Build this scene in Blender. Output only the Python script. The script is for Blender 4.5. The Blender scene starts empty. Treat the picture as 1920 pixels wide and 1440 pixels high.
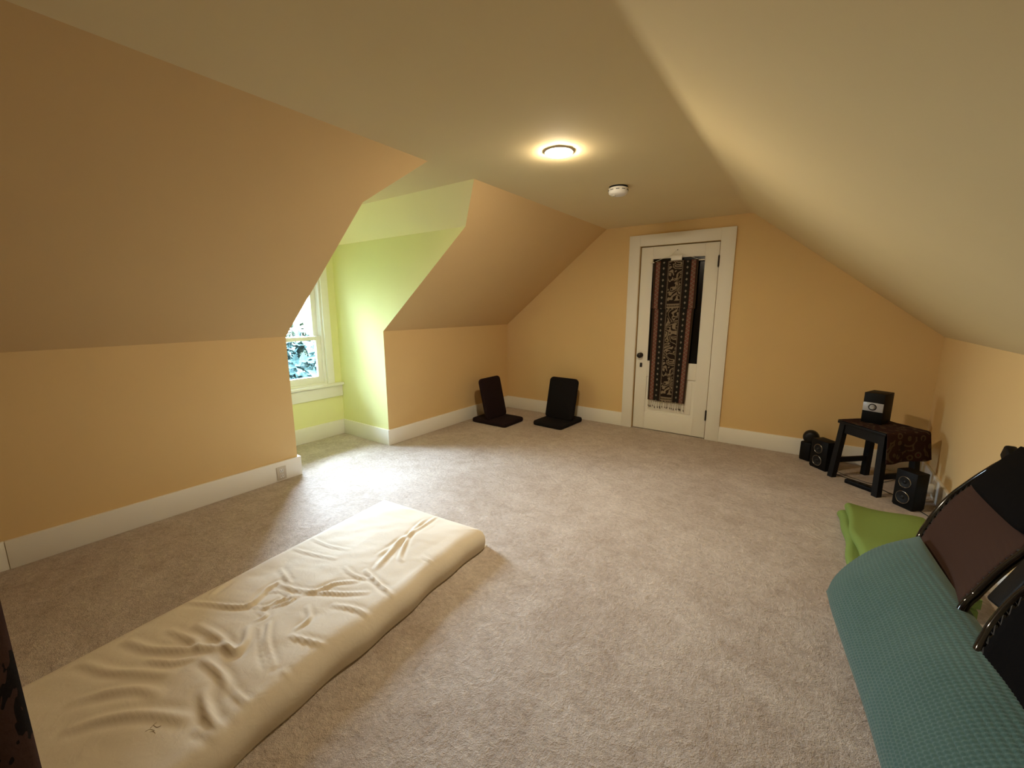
import bpy, bmesh, math, random
import numpy as np
from mathutils import Vector, Matrix
PI = math.pi
S = bpy.context.scene
COL = S.collection
rnd = random.Random(7)

# ------------------------------------------------------------------ camera
F_PX, YAW, PITCH, ROLL = 783.64, 0.6153, -0.1808, -0.0008
CAM = Vector((3.3131, -0.0054, 1.35))
f = Vector((-math.sin(YAW)*math.cos(PITCH), math.cos(YAW)*math.cos(PITCH), math.sin(PITCH)))
r = Vector((math.cos(YAW), math.sin(YAW), 0)); u = r.cross(f)
r2 = r*math.cos(ROLL) + u*math.sin(ROLL); u2 = -r*math.sin(ROLL) + u*math.cos(ROLL)
cam_d = bpy.data.cameras.new('camera'); cam = bpy.data.objects.new('camera', cam_d); COL.objects.link(cam)
cam_d.sensor_fit = 'HORIZONTAL'; cam_d.sensor_width = 36; cam_d.lens = F_PX*36/1920
cam_d.clip_start = 0.02; cam_d.clip_end = 200
cam.matrix_world = Matrix(((r2.x, u2.x, -f.x, CAM.x), (r2.y, u2.y, -f.y, CAM.y), (r2.z, u2.z, -f.z, CAM.z), (0, 0, 0, 1)))
S.camera = cam

# ------------------------------------------------------------------ light and exposure
SKY_STRENGTH = 430.0
LAMP_STRENGTH = 660.0
w = bpy.data.worlds.new('sky'); S.world = w; w.use_nodes = True
nt = w.node_tree; nt.nodes.clear()
out = nt.nodes.new('ShaderNodeOutputWorld'); bg = nt.nodes.new('ShaderNodeBackground')
tc = nt.nodes.new('ShaderNodeTexCoord'); sx_ = nt.nodes.new('ShaderNodeSeparateXYZ'); nt.links.new(tc.outputs['Generated'], sx_.inputs[0])
rmp = nt.nodes.new('ShaderNodeValToRGB'); nt.links.new(sx_.outputs[2], rmp.inputs[0])   # bright overcast sky, dimmer at the horizon
els = rmp.color_ramp.elements
els[0].position = 0.0; els[0].color = (.14, .16, .17, 1)
els[1].position = 0.85; els[1].color = (.86, 1.05, 1.36, 1)
k_ = els.new(.30); k_.color = (.38, .47, .60, 1)
az = nt.nodes.new('ShaderNodeMath'); az.operation = 'MULTIPLY_ADD'; nt.links.new(sx_.outputs[1], az.inputs[0]); az.inputs[1].default_value = .72; az.inputs[2].default_value = .50   # brighter on the veiled-sun side
az2 = nt.nodes.new('ShaderNodeMath'); az2.operation = 'MULTIPLY'; az.use_clamp = False; azm = nt.nodes.new('ShaderNodeMath'); azm.operation = 'MAXIMUM'; nt.links.new(az.outputs[0], azm.inputs[0]); azm.inputs[1].default_value = .10; nt.links.new(azm.outputs[0], az2.inputs[0]); az2.inputs[1].default_value = SKY_STRENGTH
nt.links.new(rmp.outputs[0], bg.inputs['Color']); nt.links.new(az2.outputs[0], bg.inputs['Strength'])
nt.links.new(bg.outputs[0], out.inputs[0])
pl = bpy.data.lights.new('window_portal', 'AREA'); pl.shape = 'RECTANGLE'; pl.size = 0.62; pl.size_y = 1.15
pl.cycles.is_portal = True
plo = bpy.data.objects.new('window_portal', pl); COL.objects.link(plo)
plo.location = (-0.86, 2.10, 1.15); plo.rotation_euler = (PI/2, 0, -PI/2)
S.view_settings.view_transform = 'Standard'; S.view_settings.look = 'None'
S.view_settings.gamma = 1; S.view_settings.use_curve_mapping = False
S.view_settings.exposure = 0.0
S.cycles.diffuse_bounces = 8; S.cycles.max_bounces = 14; S.cycles.transparent_max_bounces = 12
S.cycles.sample_clamp_indirect = 6

# ------------------------------------------------------------------ room measures
W, D, H, HK, HKR = 4.172, 4.574, 2.204, 1.129, 1.123
XL, XR = 1.363, 2.783
YA, YB, ZA, Y1, Y2 = 1.640, 2.558, 1.967, 1.889, 2.313
XA = XL*(ZA-HK)/(H-HK)
DD = 0.75                      # depth of the dormer
YN = -2.0                     # wall behind the camera
BB, BT = 0.157, 0.02           # baseboard

# ------------------------------------------------------------------ node helpers
class NT:
    def __init__(s, name):
        s.m = bpy.data.materials.new(name); s.m.use_nodes = True
        s.t = s.m.node_tree; s.t.nodes.clear()
        s.out = s.t.nodes.new('ShaderNodeOutputMaterial')
    def n(s, typ, **kw):
        nd = s.t.nodes.new(typ)
        for k, v in kw.items():
            if k.startswith('i_'): nd.inputs[k[2:].replace('_', ' ')].default_value = v
            else: setattr(nd, k, v)
        return nd
    def l(s, a, b): s.t.links.new(a, b)
    def val(s, x, sock):
        if isinstance(x, (int, float)): sock.default_value = x
        elif isinstance(x, tuple): sock.default_value = x
        else: s.l(x, sock)
    def math(s, op, a, b=0.0, c=None):
        nd = s.n('ShaderNodeMath', operation=op); s.val(a, nd.inputs[0]); s.val(b, nd.inputs[1])
        if c is not None: s.val(c, nd.inputs[2])
        return nd.outputs[0]
    def mix(s, fac, a, b):
        nd = s.n('ShaderNodeMix', data_type='RGBA'); s.val(fac, nd.inputs[0])
        for x, k in ((a, 6), (b, 7)):
            if isinstance(x, tuple): nd.inputs[k].default_value = x if len(x) == 4 else (*x, 1)
            else: s.l(x, nd.inputs[k])
        return nd.outputs[2]
    def band(s, x, lo, hi): return s.math('MULTIPLY', s.math('GREATER_THAN', x, lo), s.math('LESS_THAN', x, hi))
    def noise(s, vec, scale, detail=3, rough=.55, dist=0.0):
        nd = s.n('ShaderNodeTexNoise'); nd.inputs['Scale'].default_value = scale; nd.inputs['Detail'].default_value = detail
        nd.inputs['Roughness'].default_value = rough; nd.inputs['Distortion'].default_value = dist
        if vec is not None: s.l(vec, nd.inputs['Vector'])
        return nd.outputs['Fac']
    def obj(s): return s.n('ShaderNodeTexCoord').outputs['Object']
    def uv(s): return s.n('ShaderNodeTexCoord').outputs['UV']
    def bump(s, h, strength=.3, dist=.01, nrm=None):
        b = s.n('ShaderNodeBump'); b.inputs['Strength'].default_value = strength; b.inputs['Distance'].default_value = dist
        s.l(h, b.inputs['Height'])
        if nrm is not None: s.l(nrm, b.inputs['Normal'])
        return b.outputs[0]
    def bsdf(s, color, rough=.6, metal=0.0, normal=None, spec=.5, sheen=0.0):
        p = s.n('ShaderNodeBsdfPrincipled')
        s.val((*color, 1) if isinstance(color, tuple) and len(color) == 3 else color, p.inputs['Base Color'])
        s.val(rough, p.inputs['Roughness']); p.inputs['Metallic'].default_value = metal
        p.inputs['Specular IOR Level'].default_value = spec
        if sheen: p.inputs['Sheen Weight'].default_value = sheen
        if normal is not None: s.l(normal, p.inputs['Normal'])
        s.l(p.outputs[0], s.out.inputs[0]); return s.m

def paint(name, col, rough=.85, var=.05, spec=.12):
    t = NT(name); o = t.obj()
    n1 = t.noise(o, 1.3, 2); n2 = t.noise(o, 160, 2); n3 = t.noise(o, 9, 3)
    c = t.mix(n1, tuple(x*(1-var) for x in col), tuple(min(1, x*(1+var)) for x in col))
    h = t.math('ADD', t.math('MULTIPLY', n2, .25), t.math('MULTIPLY', n3, 1.0))
    return t.bsdf(c, rough, normal=t.bump(h, .12, .004), spec=spec)
def plain(name, col, rough=.5, metal=0.0, spec=.5, grain=0.0, scale=200):
    t = NT(name)
    if grain:
        return t.bsdf(col, rough, metal, t.bump(t.noise(t.obj(), scale, 3), grain, .003), spec)
    n = t.noise(t.obj(), 30, 2)
    return t.bsdf(t.mix(n, tuple(x*.94 for x in col), tuple(min(1, x*1.05) for x in col)), rough, metal, None, spec)

M = {}
M['wall'] = paint('wall_peach_paint', (.70, .505, .25))
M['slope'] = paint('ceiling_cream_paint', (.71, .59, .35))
M['lit_cream'] = paint('ceiling_cream_lit', (.84, .77, .44))  # lighter copy of the ceiling cream, strong daylight put into the colour
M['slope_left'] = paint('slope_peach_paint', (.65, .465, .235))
M['lime'] = paint('dormer_lime_paint', (.775, .77, .40))
M['white'] = paint('white_trim_paint', (.82, .80, .73), .4, .02)
M['black_gap'] = plain('dark_gap', (.01, .009, .008), .8)
M['plate'] = plain('ivory_plate', (.55, .50, .42), .4)
M['dark_metal'] = plain('dark_bronze', (.025, .018, .014), .35, .6)
M['white_plastic'] = plain('white_plastic', (.78, .76, .72), .4)
M['black_plastic'] = plain('black_plastic', (.005, .0045, .004), .5, spec=.14, grain=.15, scale=300)
M['black_gloss'] = plain('black_gloss_tube', (.006, .005, .005), .12)
M['black_wood'] = plain('black_painted_wood', (.006, .005, .004), .55, spec=.22, grain=.2, scale=60)
M['speaker_cone'] = plain('speaker_cone', (.006, .006, .006), .45, spec=.3)
M['chrome_ring'] = plain('speaker_ring', (.30, .30, .30), .2, 1.0)
M['silver'] = plain('silver_band', (.42, .42, .44), .35, .3)
M['cord'] = plain('black_cord', (.01, .009, .008), .5)
M['cord_white'] = plain('white_cord', (.7, .68, .62), .5)
M['string'] = plain('white_string', (.8, .78, .7), .8)
M['cushion_red'] = plain('maroon_canvas', (.014, .0055, .0065), .9, grain=.4, scale=500, spec=.2)
M['cushion_black'] = plain('black_canvas', (.007, .0055, .006), .9, grain=.4, scale=500, spec=.2)
M['brown_mesh'] = plain('brown_fabric', (.042, .019, .012), .9, grain=.5, scale=700, spec=.2)
M['black_fabric'] = plain('black_fabric', (.0035, .003, .003), .9, grain=.4, scale=600, spec=.06)
M['green'] = plain('green_fleece', (.18, .25, .062), .95, grain=.5, scale=260, spec=.1)
M['green_dark'] = plain('dark_green_binding', (.012, .022, .008), .9)
M['leaf'] = plain('leaf', (.010, .0185, .0170), .9, spec=.02)
M['leaf_pale'] = plain('leaf_pale', (.016, .022, .014), .9, spec=.02)
M['bark'] = plain('bark', (.08, .06, .045), .9, grain=.6, scale=30)
M['lawn'] = paint('outside_lawn', (.008, .014, .008), .9, .3)

# carpet: beige cut pile; shading of brushed pile patches put into the colour
t = NT('beige_carpet'); o = t.obj()
n_big = t.noise(o, 1.6, 5, .62, .8); n_mid = t.noise(o, 11, 4, .65, .6); n_clump = t.noise(o, 48, 3, .6); n_fine = t.noise(o, 150, 3, .7); n_tuft = t.noise(o, 380, 2)
k = t.n('ShaderNodeMapRange'); k.inputs[1].default_value = .38; k.inputs[2].default_value = .62
t.l(t.math('ADD', t.math('MULTIPLY', n_big, .5), t.math('MULTIPLY', n_mid, .5)), k.inputs[0])
c1 = t.mix(k.outputs[0], (.47, .38, .305), (.70, .61, .525))
c2 = t.mix(t.math('MULTIPLY', n_fine, .6), c1, (.43, .345, .275))
kt = t.n('ShaderNodeMapRange'); kt.inputs[1].default_value = .35; kt.inputs[2].default_value = .62; kt.inputs[3].default_value = .74; kt.inputs[4].default_value = 1.10
t.l(t.math('ADD', t.math('MULTIPLY', n_tuft, .5), t.math('MULTIPLY', n_clump, .5)), kt.inputs[0])
vm = t.n('ShaderNodeVectorMath', operation='SCALE'); t.l(c2, vm.inputs[0]); t.l(kt.outputs[0], vm.inputs['Scale'])
h = t.math('ADD', t.math('ADD', t.math('MULTIPLY', n_mid, 1.2), t.math('MULTIPLY', n_clump, .7)), t.math('ADD', t.math('MULTIPLY', n_fine, .5), t.math('MULTIPLY', n_tuft, .3)))
M['carpet'] = t.bsdf(vm.outputs[0], .95, normal=t.bump(h, .8, .016), spec=.05, sheen=.1)

# mattress cotton cover
t = NT('cream_cotton_cover'); o = t.obj()
wv = t.noise(o, 900, 2); sm = t.noise(o, 3, 4); stain = t.noise(o, 1.4, 3)
c = t.mix(sm, (.64, .555, .43), (.73, .65, .525))
M['mattress'] = t.bsdf(c, .85, normal=t.bump(t.math('ADD', t.math('MULTIPLY', wv, .2), t.noise(o, 26, 4, .6, .8)), .22, .008), spec=.2, sheen=.1)

# thin window glass
t = NT('window_glass')
tr = t.n('ShaderNodeBsdfTransparent'); tr.inputs[0].default_value = (.94, .98, .98, 1)
gl = t.n('ShaderNodeBsdfGlossy'); gl.inputs['Roughness'].default_value = .02
fr = t.n('ShaderNodeFresnel'); fr.inputs[0].default_value = 1.3
mx = t.n('ShaderNodeMixShader'); t.l(fr.outputs[0], mx.inputs[0]); t.l(tr.outputs[0], mx.inputs[1]); t.l(gl.outputs[0], mx.inputs[2])
t.l(mx.outputs[0], t.out.inputs[0]); M['glass'] = t.m
M['shaded_glass'] = plain('door_glass_shade_colour', (.004, .0035, .003), .2, spec=.2)  # darkness of the unlit space behind the pane is put into its colour

# lamp diffuser
t = NT('lit_lamp_diffuser'); e = t.n('ShaderNodeEmission'); e.inputs[0].default_value = (1.0, .84, .60, 1); e.inputs[1].default_value = LAMP_STRENGTH
t.l(e.outputs[0], t.out.inputs[0]); M['lamp'] = t.m

# woven runner: motifs down the middle, dotted and red stripes either side
def runner_mat(seed):
    t = NT('woven_ikat_runner'); uvn = t.uv()
    sp = t.n('ShaderNodeSeparateXYZ'); t.l(uvn, sp.inputs[0]); U, V = sp.outputs[0], sp.outputs[1]
    du = t.math('SUBTRACT', U, .5); T = t.math('MULTIPLY', t.math('ABSOLUTE', du), 2.0)
    dark, tan = (.020, .0125, .009), (.235, .185, .125)
    cmb = t.n('ShaderNodeCombineXYZ'); t.l(t.math('MULTIPLY', du, .42), cmb.inputs[0]); t.l(V, cmb.inputs[1]); cmb.inputs[2].default_value = seed
    nz = t.noise(cmb.outputs[0], 10, 1.0, .4, 1.1)
    sq = t.math('GREATER_THAN', t.math('SINE', t.math('MULTIPLY', nz, 40.0)), .15)
    col = t.mix(t.math('MULTIPLY', sq, t.band(T, -1, .285)), dark, tan)
    # row of teeth across the centre near the hem
    teeth = t.math('GREATER_THAN', t.math('PINGPONG', t.math('MULTIPLY', U, 26.0), .5), t.math('MULTIPLY', t.math('SUBTRACT', V, .028), 28.0))
    inband = t.math('MULTIPLY', t.band(V, .012, .055), t.band(T, -1, .285))
    col = t.mix(inband, col, t.mix(t.math('MULTIPLY', teeth, t.math('GREATER_THAN', V, .028)), tan, dark))
    col = t.mix(t.math('MULTIPLY', t.band(V, .055, .085), t.band(T, -1, .285)), col, dark)
    edge = t.math('GREATER_THAN', t.math('SINE', t.math('MULTIPLY', V, 700.0)), -.5)
    col = t.mix(t.math('MULTIPLY', t.band(T, .295, .345), edge), col, (.17, .135, .10))
    # charcoal stripe with pale lozenges
    col = t.mix(t.band(T, .44, .635), col, (.016, .0145, .012))
    ph = t.math('PINGPONG', t.math('MULTIPLY', V, 17.0), .5)
    lz = t.math('ADD', t.math('MULTIPLY', t.math('ABSOLUTE', t.math('SUBTRACT', T, .535)), 6.0), t.math('MULTIPLY', ph, 1.25))
    col = t.mix(t.math('LESS_THAN', lz, .30), col, (.23, .20, .155))
    # red stripe with a tan zigzag
    reds = t.mix(t.noise(uvn, 9, 2), (.20, .055, .05), (.13, .075, .05))
    zz = t.math('ABSOLUTE', t.math('SUBTRACT', t.math('SUBTRACT', T, .72), t.math('MULTIPLY', t.math('PINGPONG', t.math('MULTIPLY', V, 24.0), .5), .30)))
    reds = t.mix(t.math('LESS_THAN', zz, .03), reds, (.20, .15, .105))
    col = t.mix(t.band(T, .70, .90), col, reds)
    col = t.mix(t.band(T, .93, 1.1), col, (.045, .027, .016))
    wv = t.noise(uvn, 500, 2)
    return t.bsdf(col, .9, normal=t.bump(wv, .3, .002), spec=.15)
M['runner'] = runner_mat(3.3)

# kilim cloth
t = NT('kilim_cloth'); o = t.obj()
vo = t.n('ShaderNodeTexVoronoi'); vo.inputs['Scale'].default_value = 14; t.l(o, vo.inputs['Vector'])
ring = t.math('PINGPONG', t.math('MULTIPLY', vo.outputs['Distance'], 4.0), 1.0)
c = t.mix(t.math('GREATER_THAN', ring, .70), (.034, .015, .013), (.075, .052, .032))
c = t.mix(t.math('LESS_THAN', vo.outputs['Distance'], .10), c, (.09, .018, .018))
c = t.mix(t.math('GREATER_THAN', t.noise(o, 14, 3), .60), c, (.024, .013, .013))
M['kilim'] = t.bsdf(c, .95, normal=t.bump(t.noise(o, 300, 2), .4, .003), spec=.1)

# dark patterned curtain
t = NT('dark_batik_curtain'); o = t.obj()
n1 = t.noise(o, 4.5, 4, .6, 1.2)
c = t.mix(t.math('GREATER_THAN', n1, .56), (.045, .023, .018), (.008, .006, .006))
c = t.mix(t.math('GREATER_THAN', t.noise(o, 8.5, 3, .6, 1.5), .63), c, (.055, .028, .018))
M['curtain'] = t.bsdf(c, .95, normal=t.bump(t.noise(o, 120, 3), .4, .004), spec=.1)

# teal popcorn-rib pillow
t = NT('teal_waffle_fabric'); o = t.obj()
c = t.mix(t.noise(o, 5, 3), (.046, .088, .072), (.075, .128, .106))
M['teal'] = t.bsdf(c, .95, normal=t.bump(t.noise(o, 400, 3), .4, .003), spec=.1, sheen=.25)

# ------------------------------------------------------------------ mesh helpers
def obj(name, bm, mat, parent=None, smooth=None, kind=None, uvs=None, label=None):
    me = bpy.data.meshes.new(name)
    bmesh.ops.recalc_face_normals(bm, faces=bm.faces)
    bm.to_mesh(me); bm.free()
    o = bpy.data.objects.new(name, me); COL.objects.link(o)
    me.materials.append(M[mat] if isinstance(mat, str) else mat)
    if smooth is not None:
        me.polygons.foreach_set('use_smooth', [True]*len(me.polygons))
        me.set_sharp_from_angle(angle=math.radians(smooth))
    if parent is not None:
        o.parent = parent
        o.matrix_parent_inverse = parent_inv(parent)
    if kind: o['kind'] = kind
    if label: o['label'] = label
    return o
def parent_inv(p):
    # parents are placed with location + z rotation only, nested parents sit at identity
    m = Matrix.Identity(4)
    chain = []
    while p is not None: chain.append(p); p = p.parent
    for q in reversed(chain): m = m @ q.matrix_parent_inverse @ q.matrix_basis
    return m.inverted()
def thing(name, label, cat, loc=(0, 0, 0), group=None):
    o = bpy.data.objects.new(name, None); COL.objects.link(o); o.location = loc; o.empty_display_size = .1
    o['label'] = label; o['category'] = cat
    if group: o['group'] = group
    return o
def tag(o, label, cat, group=None):
    o['label'] = label; o['category'] = cat
    if group: o['group'] = group
    return o
def box(bm, lo, hi, bevel=0.0, seg=2, mat=None):
    lo, hi = Vector(lo), Vector(hi)
    ret = bmesh.ops.create_cube(bm, size=1)
    vs = ret['verts']
    for v in vs: v.co = Vector(((v.co.x+.5)*(hi.x-lo.x)+lo.x, (v.co.y+.5)*(hi.y-lo.y)+lo.y, (v.co.z+.5)*(hi.z-lo.z)+lo.z))
    if bevel:
        es = list({e for v in vs for e in v.link_edges})
        g = bmesh.ops.bevel(bm, geom=es, offset=bevel, segments=seg, profile=.5, affect='EDGES')
        vs = list({v for v in g['verts']} | {v for v in vs if v.is_valid})
    if mat is not None: bmesh.ops.transform(bm, matrix=mat, verts=vs)
    return vs
def prism(bm, pts, off):
    """polygon (list of 3-D points) extruded by the vector off"""
    off = Vector(off); a = [bm.verts.new(p) for p in pts]; b = [bm.verts.new(Vector(p)+off) for p in pts]
    bm.faces.new(a); bm.faces.new(list(reversed(b))); n = len(a)
    for i in range(n): bm.faces.new((a[i], a[(i+1) % n], b[(i+1) % n], b[i]))
def lathe(bm, prof, seg=32, mat=Matrix.Identity(4)):
    rings = []
    for (rad, z) in prof:
        if rad < 1e-6: rings.append([bm.verts.new(mat @ Vector((0, 0, z)))])
        else: rings.append([bm.verts.new(mat @ Vector((rad*math.cos(2*PI*i/seg), rad*math.sin(2*PI*i/seg), z))) for i in range(seg)])
    for a, b in zip(rings, rings[1:]):
        if len(a) == 1 and len(b) == 1: continue
        for i in range(seg):
            j = (i+1) % seg
            if len(a) == 1: bm.faces.new((a[0], b[j], b[i]))
            elif len(b) == 1: bm.faces.new((a[i], a[j], b[0]))
            else: bm.faces.new((a[i], a[j], b[j], b[i]))
def spline(pts, n=8, closed=False):
    P = [Vector(p) for p in pts]; res = []; m = len(P)
    for i in range(m if closed else m-1):
        p0 = P[(i-1) % m] if (closed or i > 0) else P[i]; p1 = P[i]; p2 = P[(i+1) % m]
        p3 = P[(i+2) % m] if (closed or i+2 < m) else p2
        for k in range(n):
            t = k/n
            res.append(.5*((2*p1) + (-p0+p2)*t + (2*p0-5*p1+4*p2-p3)*t*t + (-p0+3*p1-3*p2+p3)*t**3))
    if not closed: res.append(P[-1])
    return res
def tube(bm, pts, rad, seg=10, closed=False):
    P = [Vector(p) for p in pts]; n = len(P); rings = []; up = None
    for i in range(n):
        a = P[(i-1) % n] if (closed or i) else P[0]; b = P[(i+1) % n] if (closed or i < n-1) else P[-1]
        d = (b-a).normalized()
        if up is None: up = d.orthogonal().normalized()
        up = (up - d*up.dot(d)).normalized(); side = d.cross(up)
        rr = rad[i] if isinstance(rad, (list, tuple)) else rad
        rings.append([bm.verts.new(P[i] + (up*math.cos(2*PI*k/seg) + side*math.sin(2*PI*k/seg))*rr) for k in range(seg)])
    for i in range(n if closed else n-1):
        a, b = rings[i], rings[(i+1) % n]
        for k in range(seg): bm.faces.new((a[k], a[(k+1) % seg], b[(k+1) % seg], b[k]))
    if not closed:
        bm.faces.new(list(reversed(rings[0]))); bm.faces.new(rings[-1])
def grid(bm, fn, nu, nv, uvs=False):
    vs = [[bm.verts.new(fn(i/nu, j/nv)) for j in range(nv+1)] for i in range(nu+1)]
    lay = bm.loops.layers.uv.verify() if uvs else None
    for i in range(nu):
        for j in range(nv):
            fc = bm.faces.new((vs[i][j], vs[i+1][j], vs[i+1][j+1], vs[i][j+1]))
            if uvs:
                for lp, (a, b) in zip(fc.loops, ((i, j), (i+1, j), (i+1, j+1), (i, j+1))): lp[lay].uv = (a/nu, b/nv)
    return vs
def solidify(o, th, offset=-1):
    m = o.modifiers.new('thickness', 'SOLIDIFY'); m.thickness = th; m.offset = offset
def struct(name, bm, mat, parent=None, smooth=None): return obj(name, bm, mat, parent, smooth, kind='structure')

# ------------------------------------------------------------------ room shell
bm = bmesh.new(); box(bm, (-DD-.02, YN-.05, -.12), (W+.05, D+.2, 0)); struct('floor', bm, 'carpet')
bm = bmesh.new()
prism(bm, [(XL, YN, H), (XR, YN, H), (XR, D, H), (XL, D, H), (XL, Y2, H), (-DD, Y2, H), (-DD, Y1, H), (XL, Y1, H)], (0, 0, .1)); struct('ceiling', bm, 'slope')
nl = Vector((-(H-HK), 0, XL)).normalized()*.1
bm = bmesh.new()
prism(bm, [(0, YN, HK), (0, YA, HK), (XA, YA, ZA), (XL, Y1, H), (XL, YN, H)], nl + Vector((0, -.1, 0))); struct('ceiling_left_slope', bm, 'slope_left')
bm = bmesh.new()
prism(bm, [(0, YB, HK), (0, D, HK), (XL, D, H), (XL, Y2, H), (XA, YB, ZA)], nl + Vector((0, .1, 0))); struct('ceiling_left_slope_far', bm, 'slope_left')
# right slope: plaster rounds softly into the flat ceiling
bm = bmesh.new()
sl = Vector((W-XR, 0, HKR-H)).normalized(); prof = []
c0 = Vector((XR-.03, 0, H)); c2_ = Vector((XR, 0, H)) + sl*.04
for i in range(9):
    tt = i/8; prof.append((1-tt)**2*c0 + 2*tt*(1-tt)*Vector((XR, 0, H)) + tt*tt*c2_)
prof = [Vector((XR-.03, 0, H))] + prof[1:]
e2 = Vector((W, 0, HKR)); prof += [e2 - sl*.02, e2]
inner = [bm.verts.new((p.x, YN, p.z)) for p in prof]; innr2 = [bm.verts.new((p.x, D, p.z)) for p in prof]
up_ = Vector((.05, 0, .1)); o1 = [bm.verts.new((p.x+up_.x, YN, p.z+up_.z)) for p in prof]; o2 = [bm.verts.new((p.x+up_.x, D, p.z+up_.z)) for p in prof]
for i in range(len(prof)-1):
    bm.faces.new((inner[i], inner[i+1], innr2[i+1], innr2[i])); bm.faces.new((o1[i], o2[i], o2[i+1], o1[i+1]))
bm.faces.new(inner + o1[::-1]); bm.faces.new(innr2[::-1] + o2)
bm.faces.new((inner[0], innr2[0], o2[0], o1[0])); bm.faces.new((inner[-1], o1[-1], o2[-1], innr2[-1]))
struct('ceiling_right_slope', bm, 'slope', smooth=30)

bm = bmesh.new(); prism(bm, [(0, YN, 0), (0, YA, 0), (0, YA, HK), (0, YN, HK)], (-.1, -.1, 0)); struct('wall_left', bm, 'wall')
bm = bmesh.new(); prism(bm, [(0, YB, 0), (0, D, 0), (0, D, HK), (0, YB, HK)], (-.1, .1, 0)); struct('wall_left_far', bm, 'wall')
bm = bmesh.new(); prism(bm, [(W, YN, 0), (W, D, 0), (W, D, HKR), (W, YN, HKR)], (.1, 0, 0)); struct('wall_right', bm, 'wall')
DL, DR, LT = 1.762, 2.530, 1.980
bm = bmesh.new()
prism(bm, [(0, D, 0), (0, D, HK), (XL, D, H), (XR, D, H), (W, D, HKR), (W, D, 0), (DR+.004, D, 0), (DR+.004, D, LT+.004), (DL-.004, D, LT+.004), (DL-.004, D, 0)], (0, .1, 0))
struct('wall_far', bm, 'wall')
bm = bmesh.new(); prism(bm, [(0, YN, 0), (0, YN, HK), (XL, YN, H), (XR, YN, H), (W, YN, HKR), (W, YN, 0)], (0, -.1, 0)); struct('wall_back', bm, 'wall')
# dormer: lime cheeks, sloped ceilings in cream coloured as daylit, window wall
bm = bmesh.new(); prism(bm, [(0, YA, 0), (-DD, YA, 0), (-DD, YA, ZA), (XA, YA, ZA), (0, YA, HK)], (-.1, -.09, 0)); struct('wall_dormer_left', bm, 'lime')
bm = bmesh.new(); prism(bm, [(0, YB, 0), (-DD, YB, 0), (-DD, YB, ZA), (XA, YB, ZA), (0, YB, HK)], (-.1, .09, 0)); struct('wall_dormer_right', bm, 'lime')
bm = bmesh.new(); prism(bm, [(-DD, YA, ZA), (XA, YA, ZA), (XL, Y1, H), (-DD, Y1, H)], (-.1, -.06, .06)); struct('ceiling_dormer_left', bm, 'lit_cream')
bm = bmesh.new(); prism(bm, [(-DD, YB, ZA), (XA, YB, ZA), (XL, Y2, H), (-DD, Y2, H)], (-.1, .06, .06)); struct('ceiling_dormer_right', bm, 'lit_cream')
WY0, WY1, WZ0, WZ1 = 1.80, 2.395, 0.565, 1.72        # opening in the window wall
bm = bmesh.new()
for (a, b, c, d) in ((YA, YB, 0, WZ0), (YA, WY0, WZ0, WZ1), (WY1, YB, WZ0, WZ1)):
    box(bm, (-DD-.14, a, c), (-DD, b, d))
prism(bm, [(-DD, YA, WZ1), (-DD, YB, WZ1), (-DD, YB, ZA), (-DD, Y2, H), (-DD, Y1, H), (-DD, YA, ZA)], (-.14, 0, 0))
struct('wall_dormer_end', bm, 'lime')

# ------------------------------------------------------------------ baseboards
def base(name, x0, y0, x1, y1):
    bm = bmesh.new(); box(bm, (x0, y0, 0), (x1, y1, BB), .003, 2); return struct(name, bm, 'white', smooth=40)
base('baseboard_left', 0, .095, BT, YA+BT)
base('baseboard_left_near', 0, YN+BT, BT-.004, .0945)
base('baseboard_left_far', 0, YB-BT, BT, D-BT)
base('baseboard_dormer_left', -DD+BT, YA, 0, YA+BT)
base('baseboard_dormer_right', -DD+BT, YB-BT, 0, YB)
base('baseboard_dormer_end', -DD, YA, -DD+BT, YB)
base('baseboard_far_left', 0, D-BT, 1.64, D)
base('baseboard_far_right', 2.665, D-BT, W, D)
base('baseboard_right', W-BT, YN+BT, W, D-BT)
base('baseboard_back', 0, YN, W, YN+BT)

# ------------------------------------------------------------------ window
win = bpy.data.objects.new('window_1', None); COL.objects.link(win); win['kind'] = 'structure'; win['label'] = 'white double-hung window at the end of the lime green dormer'
x0 = -DD
def fr(bm, xa, xb, ya, yb, za, zb, wd, wb=None, wt=None, bev=.003):
    wb = wb or wd; wt = wt or wd
    box(bm, (xa, ya, za), (xb, ya+wd, zb), bev); box(bm, (xa, yb-wd, za), (xb, yb, zb), bev)
    box(bm, (xa, ya+wd, za), (xb, yb-wd, za+wb), bev); box(bm, (xa, ya+wd, zb-wt), (xb, yb-wd, zb), bev)
bm = bmesh.new()   # casing on the wall face
box(bm, (x0, WY0-.075, WZ0), (x0+.022, WY0, WZ1+.07), .003); box(bm, (x0, WY1, WZ0), (x0+.022, WY1+.075, WZ1+.07), .003)
box(bm, (x0, WY0-.075, WZ1+.07), (x0+.026, WY1+.075, WZ1+.15), .003); box(bm, (x0, WY0, WZ1-.0), (x0+.022, WY1, WZ1+.07), .003)
obj('window_casing', bm, 'white', win, 40, 'structure')
bm = bmesh.new(); fr(bm, x0-.13, x0, WY0, WY1, WZ0, WZ1, .022); obj('window_frame', bm, 'white', win, 40, 'structure')
bm = bmesh.new(); box(bm, (x0-.02, YA+.004, WZ0-.022), (x0+.055, YB-.004, WZ0+.004), .005, 3); obj('window_sill', bm, 'white', win, 40, 'structure')
bm = bmesh.new(); box(bm, (x0, WY0-.075, WZ0-.145), (x0+.02, YB-.004, WZ0-.022), .003); obj('window_apron', bm, 'white', win, 40, 'structure')
ZM = 1.045
ya, yb = WY0+.022, WY1-.022
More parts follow.
